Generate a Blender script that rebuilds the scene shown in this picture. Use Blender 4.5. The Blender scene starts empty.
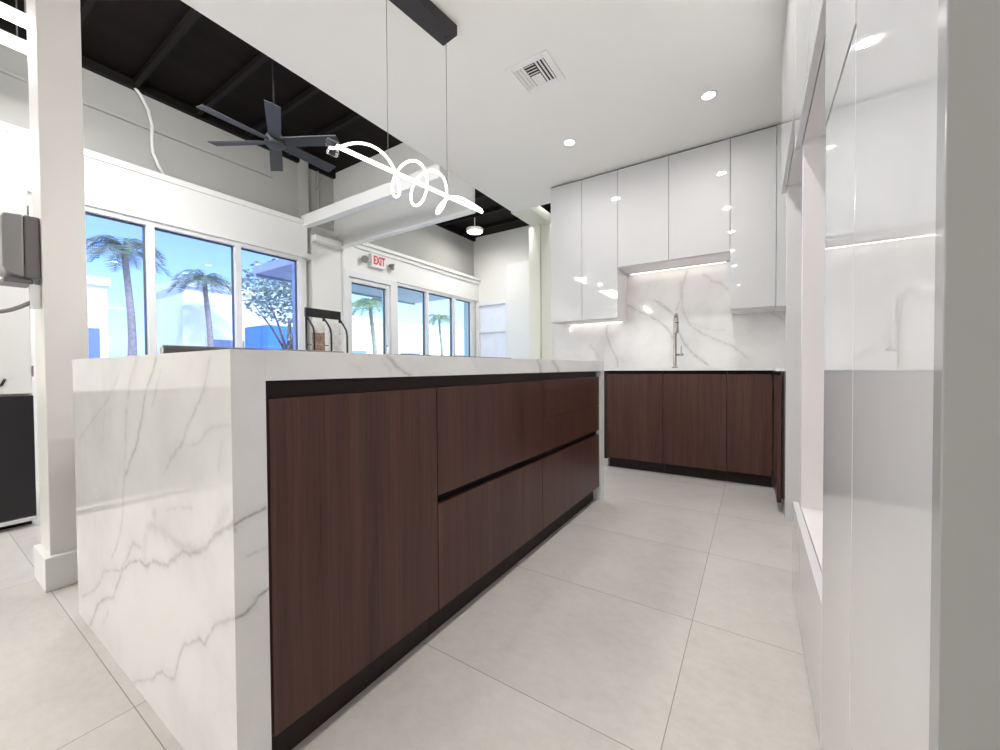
import bpy, bmesh, math, random
import numpy as np
from mathutils import Vector, Matrix

random.seed(7)
SC = bpy.context.scene
COL = SC.collection
PI = math.pi

# ------------------------------------------------------------------ materials
def new_mat(name):
    m = bpy.data.materials.new(name); m.use_nodes = True
    nt = m.node_tree; nt.nodes.clear()
    o = nt.nodes.new('ShaderNodeOutputMaterial')
    return m, nt, o

def principled(nt, o, col=(.8, .8, .8), rough=.5, metal=0.0, spec=.5):
    b = nt.nodes.new('ShaderNodeBsdfPrincipled')
    b.inputs['Base Color'].default_value = (*col, 1)
    b.inputs['Roughness'].default_value = rough
    b.inputs['Metallic'].default_value = metal
    b.inputs['Specular IOR Level'].default_value = spec
    nt.links.new(b.outputs[0], o.inputs[0])
    return b

def coords(nt, scale=(1, 1, 1), kind='Object'):
    tc = nt.nodes.new('ShaderNodeTexCoord'); mp = nt.nodes.new('ShaderNodeMapping')
    mp.inputs['Scale'].default_value = scale
    nt.links.new(tc.outputs[kind], mp.inputs[0])
    return mp.outputs[0]

def noise(nt, vec, scale, detail=4, rough=.55):
    n = nt.nodes.new('ShaderNodeTexNoise')
    n.inputs['Scale'].default_value = scale; n.inputs['Detail'].default_value = detail
    n.inputs['Roughness'].default_value = rough
    nt.links.new(vec, n.inputs['Vector'])
    return n.outputs['Fac']

def ramp(nt, fac, stops):
    r = nt.nodes.new('ShaderNodeValToRGB')
    e = r.color_ramp.elements
    while len(e) < len(stops): e.new(.5)
    for el, (p, c) in zip(e, stops):
        el.position = p; el.color = (*c, 1) if len(c) == 3 else c
    nt.links.new(fac, r.inputs[0])
    return r.outputs[0]

def mix(nt, fac, a, b, blend='MIX'):
    m = nt.nodes.new('ShaderNodeMix'); m.data_type = 'RGBA'; m.blend_type = blend
    for sock, v in ((m.inputs[0], fac), (m.inputs[6], a), (m.inputs[7], b)):
        if isinstance(v, (int, float)): sock.default_value = v
        elif isinstance(v, tuple): sock.default_value = (*v, 1)
        else: nt.links.new(v, sock)
    return m.outputs[2]

def math_n(nt, op, a, b=None, c=None):
    m = nt.nodes.new('ShaderNodeMath'); m.operation = op
    for i, v in enumerate((a, b, c)):
        if v is None: continue
        if isinstance(v, (int, float)): m.inputs[i].default_value = v
        else: nt.links.new(v, m.inputs[i])
    return m.outputs[0]

def bump(nt, b, h, strength=.1, dist=.002):
    n = nt.nodes.new('ShaderNodeBump'); n.inputs['Strength'].default_value = strength
    n.inputs['Distance'].default_value = dist
    nt.links.new(h, n.inputs['Height']); nt.links.new(n.outputs[0], b.inputs['Normal'])

def plain(name, col, rough=.5, metal=0.0, spec=.5, var=.03, scale=6):
    m, nt, o = new_mat(name); b = principled(nt, o, col, rough, metal, spec)
    f = noise(nt, coords(nt), scale, 3)
    lo = tuple(max(0, c * (1 - var)) for c in col); hi = tuple(min(1, c * (1 + var)) for c in col)
    nt.links.new(ramp(nt, f, [(.3, lo), (.7, hi)]), b.inputs['Base Color'])
    return m

def emit(name, col, strength):
    m, nt, o = new_mat(name); e = nt.nodes.new('ShaderNodeEmission')
    e.inputs[0].default_value = (*col, 1); e.inputs[1].default_value = strength
    nt.links.new(e.outputs[0], o.inputs[0]); return m

def mat_marble():
    m, nt, o = new_mat('polished_marble'); b = principled(nt, o, (.8, .8, .79), .06, 0, .5)
    v = coords(nt)
    cloud = noise(nt, v, 3.2, 5, .6)
    base = ramp(nt, cloud, [(.32, (.735, .73, .72)), (.55, (.83, .825, .815)), (.8, (.85, .845, .835))])
    at = nt.nodes.new('ShaderNodeAttribute'); at.attribute_name = 'veins'
    brk = ramp(nt, noise(nt, v, 34, 4, .7), [(.35, (.35, .35, .35)), (.62, (1, 1, 1))])
    fac = mix(nt, 1.0, at.outputs['Color'], brk, 'MULTIPLY')
    sep = nt.nodes.new('ShaderNodeSeparateColor'); nt.links.new(fac, sep.inputs[0])
    c = mix(nt, sep.outputs[0], base, (.26, .25, .24))
    nt.links.new(c, b.inputs['Base Color'])
    return m

def mat_wood(name, dark, light, rough=.33):
    m, nt, o = new_mat(name); b = principled(nt, o, light, rough, 0, .4)
    oi = nt.nodes.new('ShaderNodeObjectInfo')
    off = nt.nodes.new('ShaderNodeVectorMath'); off.operation = 'ADD'
    comb = nt.nodes.new('ShaderNodeCombineXYZ')
    r10 = math_n(nt, 'MULTIPLY', oi.outputs['Random'], 17.0)
    for i in range(3): nt.links.new(r10, comb.inputs[i])
    nt.links.new(coords(nt), off.inputs[0]); nt.links.new(comb.outputs[0], off.inputs[1])
    mp = nt.nodes.new('ShaderNodeMapping'); mp.inputs['Scale'].default_value = (150, 150, 3.0)
    nt.links.new(off.outputs[0], mp.inputs[0])
    fine = noise(nt, mp.outputs[0], 1.0, 6, .65)
    mp2 = nt.nodes.new('ShaderNodeMapping'); mp2.inputs['Scale'].default_value = (22, 22, .6)
    nt.links.new(off.outputs[0], mp2.inputs[0])
    broad = noise(nt, mp2.outputs[0], 1.0, 3, .5)
    f = math_n(nt, 'ADD', math_n(nt, 'MULTIPLY', fine, .6), math_n(nt, 'MULTIPLY', broad, .4))
    nt.links.new(ramp(nt, f, [(.34, dark), (.66, light)]), b.inputs['Base Color'])
    bump(nt, b, fine, .12, .0006)
    return m

def mat_floor():
    m, nt, o = new_mat('stone_tile'); b = principled(nt, o, (.5, .48, .45), .4, 0, .3)
    tc = nt.nodes.new('ShaderNodeTexCoord'); sx = nt.nodes.new('ShaderNodeSeparateXYZ')
    nt.links.new(tc.outputs['Object'], sx.inputs[0])
    u = math_n(nt, 'DIVIDE', math_n(nt, 'ADD', sx.outputs[0], .176 + 1.18 * 20), 1.18)
    w = math_n(nt, 'DIVIDE', math_n(nt, 'ADD', sx.outputs[1], -.327 + .5825 * 20), .5825)
    fu, fw = math_n(nt, 'FRACT', u), math_n(nt, 'FRACT', w)
    du = math_n(nt, 'MULTIPLY', math_n(nt, 'MINIMUM', fu, math_n(nt, 'SUBTRACT', 1.0, fu)), 1.18)
    dw = math_n(nt, 'MULTIPLY', math_n(nt, 'MINIMUM', fw, math_n(nt, 'SUBTRACT', 1.0, fw)), .5825)
    d = math_n(nt, 'MINIMUM', du, dw)
    grout = math_n(nt, 'LESS_THAN', d, .0012)
    cid = nt.nodes.new('ShaderNodeCombineXYZ')
    nt.links.new(math_n(nt, 'FLOOR', u), cid.inputs[0]); nt.links.new(math_n(nt, 'FLOOR', w), cid.inputs[1])
    wn = nt.nodes.new('ShaderNodeTexWhiteNoise'); nt.links.new(cid.outputs[0], wn.inputs['Vector'])
    # every tile shows its own patch of the stone pattern
    sc = nt.nodes.new('ShaderNodeVectorMath'); sc.operation = 'SCALE'; sc.inputs['Scale'].default_value = 9.0
    nt.links.new(wn.outputs['Color'], sc.inputs[0])
    ad = nt.nodes.new('ShaderNodeVectorMath'); ad.operation = 'ADD'
    nt.links.new(tc.outputs['Object'], ad.inputs[0]); nt.links.new(sc.outputs[0], ad.inputs[1])
    big = noise(nt, ad.outputs[0], 2.6, 6, .62)
    mp = nt.nodes.new('ShaderNodeMapping'); mp.inputs['Scale'].default_value = (16, 24, 16)
    nt.links.new(ad.outputs[0], mp.inputs[0])
    fine = noise(nt, mp.outputs[0], 1.6, 8, .72)
    f = math_n(nt, 'ADD', math_n(nt, 'MULTIPLY', big, .55), math_n(nt, 'MULTIPLY', fine, .45))
    c = ramp(nt, f, [(.30, FLOOR_LO), (.5, FLOOR_MID), (.72, FLOOR_HI)])
    tint = ramp(nt, wn.outputs['Value'], [(0, (.96, .957, .955)), (1, (1, 1, 1))])
    c = mix(nt, 1.0, c, tint, 'MULTIPLY')
    c = mix(nt, grout, c, (.27, .26, .24))
    nt.links.new(c, b.inputs['Base Color'])
    rg = ramp(nt, fine, [(.3, (.36, .36, .36)), (.7, (.46, .46, .46))])
    nt.links.new(rg, b.inputs['Roughness'])
    bump(nt, b, math_n(nt, 'SUBTRACT', math_n(nt, 'MULTIPLY', fine, .25), grout), .15, .001)
    return m
FLOOR_LO, FLOOR_MID, FLOOR_HI = (.51, .48, .445), (.60, .57, .535), (.68, .65, .615)

def mat_deck():
    m, nt, o = new_mat('dark_roof_boards'); b = principled(nt, o, (.02, .016, .015), .6, 0, .12)
    tc = nt.nodes.new('ShaderNodeTexCoord'); sx = nt.nodes.new('ShaderNodeSeparateXYZ')
    nt.links.new(tc.outputs['Object'], sx.inputs[0])
    u = math_n(nt, 'DIVIDE', math_n(nt, 'ADD', sx.outputs[0], 20.0), .14)
    fu = math_n(nt, 'FRACT', u)
    g = math_n(nt, 'LESS_THAN', math_n(nt, 'MINIMUM', fu, math_n(nt, 'SUBTRACT', 1.0, fu)), .05)
    wn = nt.nodes.new('ShaderNodeTexWhiteNoise'); wn.noise_dimensions = '1D'
    nt.links.new(math_n(nt, 'FLOOR', u), wn.inputs['W'])
    c = ramp(nt, wn.outputs['Value'], [(0, (.0045, .0022, .0020)), (1, (.0095, .0050, .0045))])
    n = noise(nt, coords(nt, (30, 2, 30)), 1, 4)
    c = mix(nt, 1.0, c, ramp(nt, n, [(.3, (.7, .7, .7)), (.7, (1.2, 1.15, 1.15))]), 'MULTIPLY')
    c = mix(nt, g, c, (.003, .003, .003))
    nt.links.new(c, b.inputs['Base Color'])
    return m

def mat_glass(name, tint=(.78, .88, 1.0)):
    m, nt, o = new_mat(name)
    t = nt.nodes.new('ShaderNodeBsdfTransparent'); t.inputs[0].default_value = (*tint, 1)
    g = nt.nodes.new('ShaderNodeBsdfGlossy'); g.inputs['Roughness'].default_value = .01
    lw = nt.nodes.new('ShaderNodeLayerWeight'); lw.inputs[0].default_value = .5
    f = math_n(nt, 'MULTIPLY_ADD', math_n(nt, 'POWER', lw.outputs['Facing'], 5.0), .6, .035)
    mx = nt.nodes.new('ShaderNodeMixShader')
    nt.links.new(f, mx.inputs[0]); nt.links.new(t.outputs[0], mx.inputs[1]); nt.links.new(g.outputs[0], mx.inputs[2])
    nt.links.new(mx.outputs[0], o.inputs[0]); return m

def mat_speckle(name, a, b_, scale):
    m, nt, o = new_mat(name); b = principled(nt, o, a, .5)
    nt.links.new(ramp(nt, noise(nt, coords(nt, (1, 1, 1)), scale, 5, .7), [(.38, a), (.62, b_)]), b.inputs['Base Color'])
    return m

M = dict(
    marble=mat_marble(),
    wood=mat_wood('dark_brown_wood', (.040, .0150, .0110), (.106, .043, .031)),
    wooddark=mat_wood('dark_brown_plinth', (.012, .006, .005), (.026, .013, .011), .6),
    channel=plain('dark_brown_channel', (.030, .016, .014), .45, 0, .3),
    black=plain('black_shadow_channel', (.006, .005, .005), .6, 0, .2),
    lacquer=plain('white_gloss_lacquer', (.65, .65, .655), .025, 0, .5, .004, 2),
    carcass=plain('white_cabinet_board', (.78, .75, .745), .45, 0, .4, .01),
    floor=mat_floor(),
    deck=mat_deck(),
    joist=plain('dark_painted_joist', (.010, .008, .008), .55, 0, .15),
    ceil=plain('warm_white_ceiling_paint', (.86, .85, .81), .8, 0, .2, .006, 3),
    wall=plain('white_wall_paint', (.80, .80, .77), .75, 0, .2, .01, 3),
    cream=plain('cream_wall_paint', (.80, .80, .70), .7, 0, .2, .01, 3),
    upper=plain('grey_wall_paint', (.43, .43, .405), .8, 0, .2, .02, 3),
    trim=plain('white_trim_paint', (.84, .84, .82), .45, 0, .3, .006, 3),
    headerwall=plain('pale_grey_header_paint', (.74, .74, .71), .8, 0, .2, .02, 3),
    column=plain('satin_column_paint', (.83, .81, .78), .3, 0, .4, .008, 3),
    frame=plain('white_aluminium_frame', (.80, .81, .82), .35, 0, .5, .01),
    gasket=plain('grey_window_gasket', (.10, .12, .13), .6),
    glass=mat_glass('blue_tinted_window_glass', (.68, .76, 1.0)),
    doorglass=mat_glass('clear_door_glass', (.80, .92, 1.0)),
    fan=plain('dark_grey_fan_metal', (.05, .053, .056), .5, 0, .3),
    blackmetal=plain('black_metal', (.018, .017, .018), .4, .2, .5),
    canopy=plain('black_lamp_canopy', (.03, .025, .026), .35, .2, .5),
    wire=plain('grey_wire', (.25, .25, .25), .4, .6),
    steel=plain('brushed_steel', (.50, .46, .42), .3, 1.0, .5),
    bronze=plain('brushed_bronze_steel', (.42, .36, .31), .32, 1.0, .5),
    chrome=plain('bright_steel', (.75, .75, .76), .2, 1.0),
    greyplastic=plain('grey_plastic', (.26, .25, .25), .3, 0, .5, .02),
    greyshell=plain('dark_grey_plastic', (.15, .14, .14), .35, 0, .5, .02),
    whiteplastic=plain('white_plastic', (.82, .82, .82), .35),
    red=plain('red_sign_letter', (.75, .03, .05), .5),
    hob=plain('black_glass', (.012, .012, .013), .05),
    board=plain('dark_grey_board', (.085, .08, .075), .35),
    tubelamp=emit('lamp_tube_glow', (1, .97, .93), 2.4),
    lens=emit('downlight_lens_glow', (1, .97, .92), 9.0),
    strip=emit('led_strip_glow', (1, .93, .86), 3.0),
    fixture=emit('ceiling_tube_glow', (1, .98, .97), 5.0),
    clear=mat_glass('clear_acrylic_cap', (.97, .97, .97)),
    ventdark=plain('dark_vent_duct', (.03, .032, .03), .7),
    tilebrown=mat_speckle('brown_stone_sample', (.20, .12, .08), (.45, .33, .24), 40),
    tilewhite=mat_speckle('white_stone_sample', (.80, .79, .77), (.60, .60, .58), 12),
    # outdoors
    sidepanel=plain('grey_satin_panel', (.36, .36, .355), .12, 0, .5, .006, 2),  # side panel in one even grey, darker than the white fronts
    asphalt=mat_speckle('pale_paving', (.55, .55, .54), (.62, .62, .60), 3),
    bluesoffit=plain('blue_canopy_soffit', (.30, .52, .80), .6),
    building=plain('pale_building_paint', (.80, .82, .84), .8),
    buildgrey=plain('light_grey_building_paint', (.52, .54, .56), .8),
    buildwin=plain('dark_building_window', (.16, .22, .32), .15),
    bluebox=plain('bright_blue_paint', (.05, .22, .75), .4),
    bark=mat_speckle('palm_bark', (.22, .18, .14), (.34, .29, .23), 14),
    frond=mat_speckle('palm_frond', (.10, .15, .09), (.24, .28, .17), 9),
    leaf=mat_speckle('pale_leaf', (.25, .33, .22), (.55, .62, .50), 6),
)

# ------------------------------------------------------------------ object helpers
def world_loc(o):
    v = Vector((0, 0, 0))
    while o is not None:
        v += o.location; o = o.parent
    return v

def tag(o, label=None, cat=None, group=None, kind=None):
    if label: o['label'] = label
    if cat: o['category'] = cat
    if group: o['group'] = group
    if kind: o['kind'] = kind
    return o

def thing(name, loc, label, cat, group=None, kind=None):
    o = bpy.data.objects.new(name, None); COL.objects.link(o)
    o.location = loc; o.empty_display_size = .05
    return tag(o, label, cat, group, kind)

class MB:
    """collects boxes, bars, tubes and turned shapes in world coordinates; build() links them as ONE mesh object"""
    def __init__(s): s.bm = bmesh.new()
    def box(s, x0, x1, y0, y1, z0, z1):
        x0, x1 = sorted((x0, x1)); y0, y1 = sorted((y0, y1)); z0, z1 = sorted((z0, z1))
        v = [s.bm.verts.new((x, y, z)) for z in (z0, z1) for x, y in ((x0, y0), (x1, y0), (x1, y1), (x0, y1))]
        for f in ((3, 2, 1, 0), (4, 5, 6, 7), (0, 1, 5, 4), (1, 2, 6, 5), (2, 3, 7, 6), (3, 0, 4, 7)):
            s.bm.faces.new([v[i] for i in f])
        return s
    def tube(s, pts, r, n=10, caps=True, closed=False):
        pts = [Vector(p) for p in pts]; N = len(pts)
        rs = r if isinstance(r, (list, tuple)) else [r] * N
        rings = []; up = None
        for i, p in enumerate(pts):
            if closed: t = pts[(i + 1) % N] - pts[i - 1]
            else: t = pts[min(i + 1, N - 1)] - pts[max(i - 1, 0)]
            t.normalize()
            if up is None:
                up = Vector((0, 0, 1)) if abs(t.z) < .9 else Vector((1, 0, 0))
            a = t.cross(up)
            if a.length < 1e-6: a = t.orthogonal()
            a.normalize(); b = a.cross(t).normalized(); up = b
            rings.append([s.bm.verts.new(p + (a * math.cos(q) + b * math.sin(q)) * rs[i]) for q in (2 * PI * k / n for k in range(n))])
        L = N if closed else N - 1
        for i in range(L):
            A, B = rings[i], rings[(i + 1) % N]
            for k in range(n):
                f = s.bm.faces.new((A[k], B[k], B[(k + 1) % n], A[(k + 1) % n])); f.smooth = True
        if caps and not closed:
            s.bm.faces.new(rings[0]); s.bm.faces.new(rings[-1][::-1])
        return s
    def lathe(s, cx, cy, prof, n=24, cap=True):
        rings = [[s.bm.verts.new((cx + r * math.cos(2 * PI * k / n), cy + r * math.sin(2 * PI * k / n), z)) for k in range(n)] for r, z in prof]
        for A, B in zip(rings, rings[1:]):
            for k in range(n):
                f = s.bm.faces.new((A[k], A[(k + 1) % n], B[(k + 1) % n], B[k])); f.smooth = True
        if cap:
            s.bm.faces.new(rings[0][::-1]); s.bm.faces.new(rings[-1])
        return s
    def prism(s, poly, axis, a, b):
        """polygon of 2D points extruded along axis (0, 1 or 2) from a to b"""
        def P(p, t):
            q = [p[0], p[1]]; q.insert(axis, t); return q
        A = [s.bm.verts.new(P(p, a)) for p in poly]; B = [s.bm.verts.new(P(p, b)) for p in poly]
        n = len(poly)
        for k in range(n): s.bm.faces.new((A[k], A[(k + 1) % n], B[(k + 1) % n], B[k]))
        s.bm.faces.new(A[::-1]); s.bm.faces.new(B)
        return s
    def quad(s, *pts):
        s.bm.faces.new([s.bm.verts.new(p) for p in pts]); return s
    def build(s, name, mat, parent=None, bevel=0.0, label=None):
        bmesh.ops.recalc_face_normals(s.bm, faces=s.bm.faces)
        org = world_loc(parent) if parent is not None else Vector((0, 0, 0))
        if parent is None:
            xs = [v.co for v in s.bm.verts]
            org = Vector((sum(c.x for c in xs) / len(xs), sum(c.y for c in xs) / len(xs), min(c.z for c in xs)))
            if name in ('floor',) or 'ceiling' in name: org = Vector((0, 0, 0))
        bmesh.ops.translate(s.bm, verts=s.bm.verts, vec=-org)
        me = bpy.data.meshes.new(name); s.bm.to_mesh(me); s.bm.free()
        o = bpy.data.objects.new(name, me); COL.objects.link(o)
        if isinstance(mat, str): mat = M[mat]
        me.materials.append(mat)
        if parent is not None: o.parent = parent
        else: o.location = org
        if bevel:
            b = o.modifiers.new('edge', 'BEVEL'); b.width = bevel; b.segments = 2; b.limit_method = 'ANGLE'
        if label: o['label'] = label
        return o

def B(name, dims, mat, parent=None, bevel=0.0, label=None):
    return MB().box(*dims).build(name, mat, parent, bevel, label)

def struct(o, label, cat):
    return tag(o, label, cat, None, 'structure')

def copy_tree(o, parent=None, off=None):
    c = o.copy(); COL.objects.link(c); c.parent = parent
    if parent is None and off is not None: c.location = o.location + Vector(off)
    for ch in list(o.children): copy_tree(ch, c)
    return c

def slab(name, dims, face, veins, parent=None, step=.004):
    """marble slab: a box whose face '-y', '+x' is a fine grid that carries the vein pattern of the stone as a colour attribute"""
    x0, x1, y0, y1, z0, z1 = dims
    if face == '-y': a0, a1 = x0, x1
    else: a0, a1 = y0, y1
    na = max(2, int((a1 - a0) / step)); nb = max(2, int((z1 - z0) / step))
    A = np.linspace(a0, a1, na + 1); Z = np.linspace(z0, z1, nb + 1)
    aa, zz = np.meshgrid(A, Z)
    # wobble the lines a little, as stone does
    ph = np.sin(aa * 61 + zz * 23) * .0022 + np.sin(aa * 131 - zz * 97) * .0014
    pv = np.sin(zz * 71 - aa * 31) * .0022 + np.sin(zz * 149 + aa * 83) * .0012
    mask = np.zeros_like(aa)
    for pts, w, k in veins:
        d = np.full_like(aa, 9.0)
        for (p, q), (r, t) in zip(pts, pts[1:]):
            vx, vz = r - p, t - q; L = vx * vx + vz * vz + 1e-9
            u = np.clip(((aa + ph - p) * vx + (zz + pv - q) * vz) / L, 0, 1)
            d = np.minimum(d, np.hypot(aa + ph - p - u * vx, zz + pv - q - u * vz))
        mask = np.maximum(mask, k * (np.exp(-(d / w) ** 2) + .22 * np.exp(-(d / (w * 4)) ** 2)))
    mask = np.clip(mask, 0, 1)
    if face == '-y':
        gv = [(x, y0, z) for z in Z for x in A]
        back = [(x0, y1, z0), (x1, y1, z0), (x1, y1, z1), (x0, y1, z1)]
    else:
        gv = [(x1, y, z) for z in Z for y in A]
        back = [(x0, y0, z0), (x0, y1, z0), (x0, y1, z1), (x0, y0, z1)]
    W = na + 1
    faces = [(j * W + i, j * W + i + 1, (j + 1) * W + i + 1, (j + 1) * W + i) for j in range(nb) for i in range(na)]
    n0 = len(gv)
    bot = list(range(0, W)); top = list(range(nb * W, nb * W + W)); lf = [j * W for j in range(nb + 1)]; rt = [j * W + na for j in range(nb + 1)]
    b0, b1, b2, b3 = n0, n0 + 1, n0 + 2, n0 + 3
    faces += [tuple(bot[::-1] + [b0, b1]), tuple(top + [b2, b3]), tuple(lf + [b3, b0]), tuple(rt[::-1] + [b1, b2]), (b1, b0, b3, b2)]
    org = world_loc(parent) if parent is not None else Vector((0, 0, 0))
    me = bpy.data.meshes.new(name)
    me.from_pydata([tuple(Vector(v) - org) for v in gv + back], [], faces)
    at = me.color_attributes.new('veins', 'FLOAT_COLOR', 'POINT')
    col = np.ones((len(me.vertices), 4), np.float32); col[:, :3] = 0
    col[:n0, :3] = mask.ravel()[:, None]
    at.data.foreach_set('color', col.ravel())
    me.materials.append(M['marble']); me.update()
    bm = bmesh.new(); bm.from_mesh(me); bmesh.ops.recalc_face_normals(bm, faces=bm.faces); bm.to_mesh(me); bm.free()
    o = bpy.data.objects.new(name, me); COL.objects.link(o)
    if parent is not None: o.parent = parent
    return o

def area_light(name, loc, size, power, col, parent=None, shape='DISK', size_y=None, direction=(0, 0, -1), spread=PI):
    l = bpy.data.lights.new(name, 'AREA'); l.shape = shape; l.size = size
    if size_y: l.size_y = size_y
    l.energy = power; l.color = col; l.spread = spread
    o = bpy.data.objects.new(name, l); COL.objects.link(o)
    loc = Vector(loc)
    if parent is not None:
        o.parent = parent; loc = loc - world_loc(parent)
    o.location = loc
    o.rotation_euler = Vector(direction).to_track_quat('-Z', 'Y').to_euler()
    return o

# ------------------------------------------------------------------ a few settings
CAN_W, FIX_W, DISC_W = 4.5, 74.0, 7.0
SKY_W, SUN_W, EXPOSURE = .30, 5.4, 0.64

# vein lines of the marble, in metres on each slab's face
VEINS_END = [
  ([(-1.229, 0.912), (-1.249, 0.882), (-1.283, 0.854), (-1.311, 0.819), (-1.333, 0.781), (-1.357, 0.733), (-1.381, 0.687), (-1.435, 0.642), (-1.469, 0.598), (-1.493, 0.584)], 0.0045, 0.45),
  ([(-1.373, 0.915), (-1.412, 0.87), (-1.454, 0.81), (-1.47, 0.754), (-1.479, 0.683), (-1.49, 0.636)], 0.01, 0.22),
  ([(-1.538, 0.864), (-1.583, 0.832), (-1.649, 0.79), (-1.76, 0.742), (-1.918, 0.672), (-1.993, 0.637)], 0.004, 0.2),
  ([(-1.202, 0.875), (-1.234, 0.835), (-1.267, 0.794)], 0.005, 0.18),
  ([(-0.928, 0.904), (-0.951, 0.864), (-0.979, 0.822), (-1.003, 0.798), (-1.048, 0.756), (-1.074, 0.719), (-1.117, 0.697), (-1.151, 0.672), (-1.192, 0.636)], 0.005, 0.28),
  ([(-0.851, 0.772), (-0.918, 0.768), (-0.952, 0.756), (-0.975, 0.735), (-1.007, 0.721), (-1.065, 0.714)], 0.004, 0.22),
  ([(-1.671, 0.753), (-1.693, 0.713), (-1.707, 0.661)], 0.004, 0.18),
  ([(-0.879, 0.737), (-0.896, 0.706), (-0.905, 0.68)], 0.004, 0.15),
  ([(-1.495, 0.598), (-1.509, 0.536), (-1.524, 0.455), (-1.569, 0.377), (-1.635, 0.31)], 0.005, 0.32),
  ([(-0.84, 0.582), (-0.88, 0.561), (-0.923, 0.54), (-0.964, 0.509), (-0.996, 0.492), (-1.052, 0.471), (-1.099, 0.464), (-1.138, 0.439), (-1.185, 0.409), (-1.233, 0.399), (-1.284, 0.393), (-1.34, 0.362), (-1.388, 0.369), (-1.477, 0.339), (-1.536, 0.299), (-1.579, 0.25), (-1.634, 0.191), (-1.724, 0.16), (-1.811, 0.111), (-1.853, 0.055), (-1.909, 0.007)], 0.0055, 0.5),
  ([(-1.369, 0.408), (-1.437, 0.403), (-1.495, 0.347), (-1.556, 0.294), (-1.638, 0.274), (-1.728, 0.246), (-1.78, 0.19), (-1.858, 0.139), (-1.998, 0.077)], 0.005, 0.35),
  ([(-1.269, 0.523), (-1.256, 0.493), (-1.318, 0.47), (-1.228, 0.489), (-1.174, 0.486), (-1.099, 0.474), (-1.018, 0.489)], 0.014, 0.26),
  ([(-0.874, 0.604), (-0.898, 0.57), (-0.964, 0.511)], 0.014, 0.16),
  ([(-1.318, 0.47), (-1.353, 0.406), (-1.34, 0.365)], 0.016, 0.2),
  ([(-1.184, 0.544), (-1.106, 0.564), (-1.036, 0.575)], 0.004, 0.2),
  ([(-0.843, 0.395), (-0.883, 0.379), (-0.922, 0.357), (-0.947, 0.335), (-0.973, 0.312), (-0.984, 0.294), (-1.005, 0.298), (-1.05, 0.276), (-1.098, 0.248), (-1.132, 0.198), (-1.153, 0.149), (-1.18, 0.135), (-1.235, 0.127), (-1.279, 0.105), (-1.311, 0.078), (-1.393, 0.04), (-1.464, 0.003)], 0.004, 0.42),
  ([(-1.693, 0.123), (-1.743, 0.073)], 0.006, 0.2),
]
VEINS_LEG = [
  ([(0.354, 0.579), (0.371, 0.585), (0.39, 0.59), (0.412, 0.593)], 0.003, 0.75),
  ([(0.375, 0.51), (0.393, 0.512), (0.411, 0.509)], 0.003, 0.25),
  ([(0.351, 0.397), (0.368, 0.397), (0.387, 0.405), (0.395, 0.42), (0.414, 0.424)], 0.003, 0.8),
  ([(0.352, 0.599), (0.353, 0.565)], 0.002, 0.4),
]
VEINS_EDGE = [
  ([(0.734, 0.915), (0.755, 0.899), (0.776, 0.882), (0.799, 0.868), (0.822, 0.857)], 0.004, 0.6),
  ([(0.72, 0.904), (0.747, 0.877)], 0.005, 0.2),
  ([(0.625, 0.893), (0.655, 0.87)], 0.004, 0.15),
  ([(1.627, 0.917), (1.657, 0.868)], 0.014, 0.4),
  ([(1.782, 0.919), (1.853, 0.866)], 0.014, 0.45),
  ([(1.113, 0.917), (1.149, 0.888)], 0.006, 0.15),
  ([(0.384, 0.879), (0.414, 0.853)], 0.002, 0.15),
]
VEINS_SPLASH = [
  ([(-1.264, 1.324), (-1.271, 1.238), (-1.251, 1.157), (-1.224, 1.077), (-1.184, 1.01), (-1.158, 0.943), (-1.158, 0.891)], 0.01, 0.42),
  ([(-1.444, 1.111), (-1.388, 1.055), (-1.353, 0.987)], 0.01, 0.3),
  ([(-1.054, 1.497), (-0.954, 1.431), (-0.881, 1.393), (-0.809, 1.35), (-0.727, 1.282), (-0.669, 1.218), (-0.646, 1.155)], 0.009, 0.4),
  ([(-0.809, 1.524), (-0.692, 1.427), (-0.635, 1.374)], 0.01, 0.35),
  ([(-1.908, 1.417), (-1.877, 1.199), (-1.875, 1.012)], 0.008, 0.2),
  ([(-1.184, 1.01), (-1.106, 0.943), (-1.055, 0.929)], 0.018, 0.18),
  ([(-0.754, 1.495), (-0.676, 1.419), (-0.625, 1.359)], 0.009, 0.35),
  ([(-0.52, 1.755), (-0.563, 1.625), (-0.562, 1.422), (-0.5, 1.269), (-0.38, 1.169), (-0.264, 1.111), (-0.152, 1.055), (-0.043, 0.951)], 0.009, 0.36),
  ([(-0.5, 1.282), (-0.38, 1.235), (-0.287, 1.203), (-0.219, 1.199)], 0.01, 0.2),
  ([(-0.6, 1.221), (-0.537, 1.082), (-0.463, 0.999), (-0.344, 0.89)], 0.009, 0.5),
  ([(-0.381, 1.709), (-0.305, 1.634), (-0.254, 1.621), (-0.198, 1.557)], 0.01, 0.3),
  ([(0.1, 1.346), (0.16, 1.298), (0.205, 1.259)], 0.01, 0.3),
  ([(-0.575, 1.668), (-0.575, 1.518), (-0.606, 1.412)], 0.008, 0.22),
  ([(-0.175, 1.388), (-0.088, 1.355), (-0.003, 1.336)], 0.012, 0.15),
]

# ================================================================== THE SETTING
struct(B('floor', (-4.8, 4.2, -5.0, 6.5, -.06, 0), 'floor'), 'pale grey stone tile floor of the showroom', 'floor')
struct(B('ceiling_kitchen', (-2.39, 4.2, -5.0, 4.0, 2.71, 2.83), 'ceil'), 'smooth warm white dropped ceiling above the kitchen', 'ceiling')
struct(B('ceiling_deck', (-4.8, 4.2, -5.0, 6.5, 3.46, 3.52), 'deck'), 'dark boarded roof deck above the window side', 'ceiling')

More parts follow.
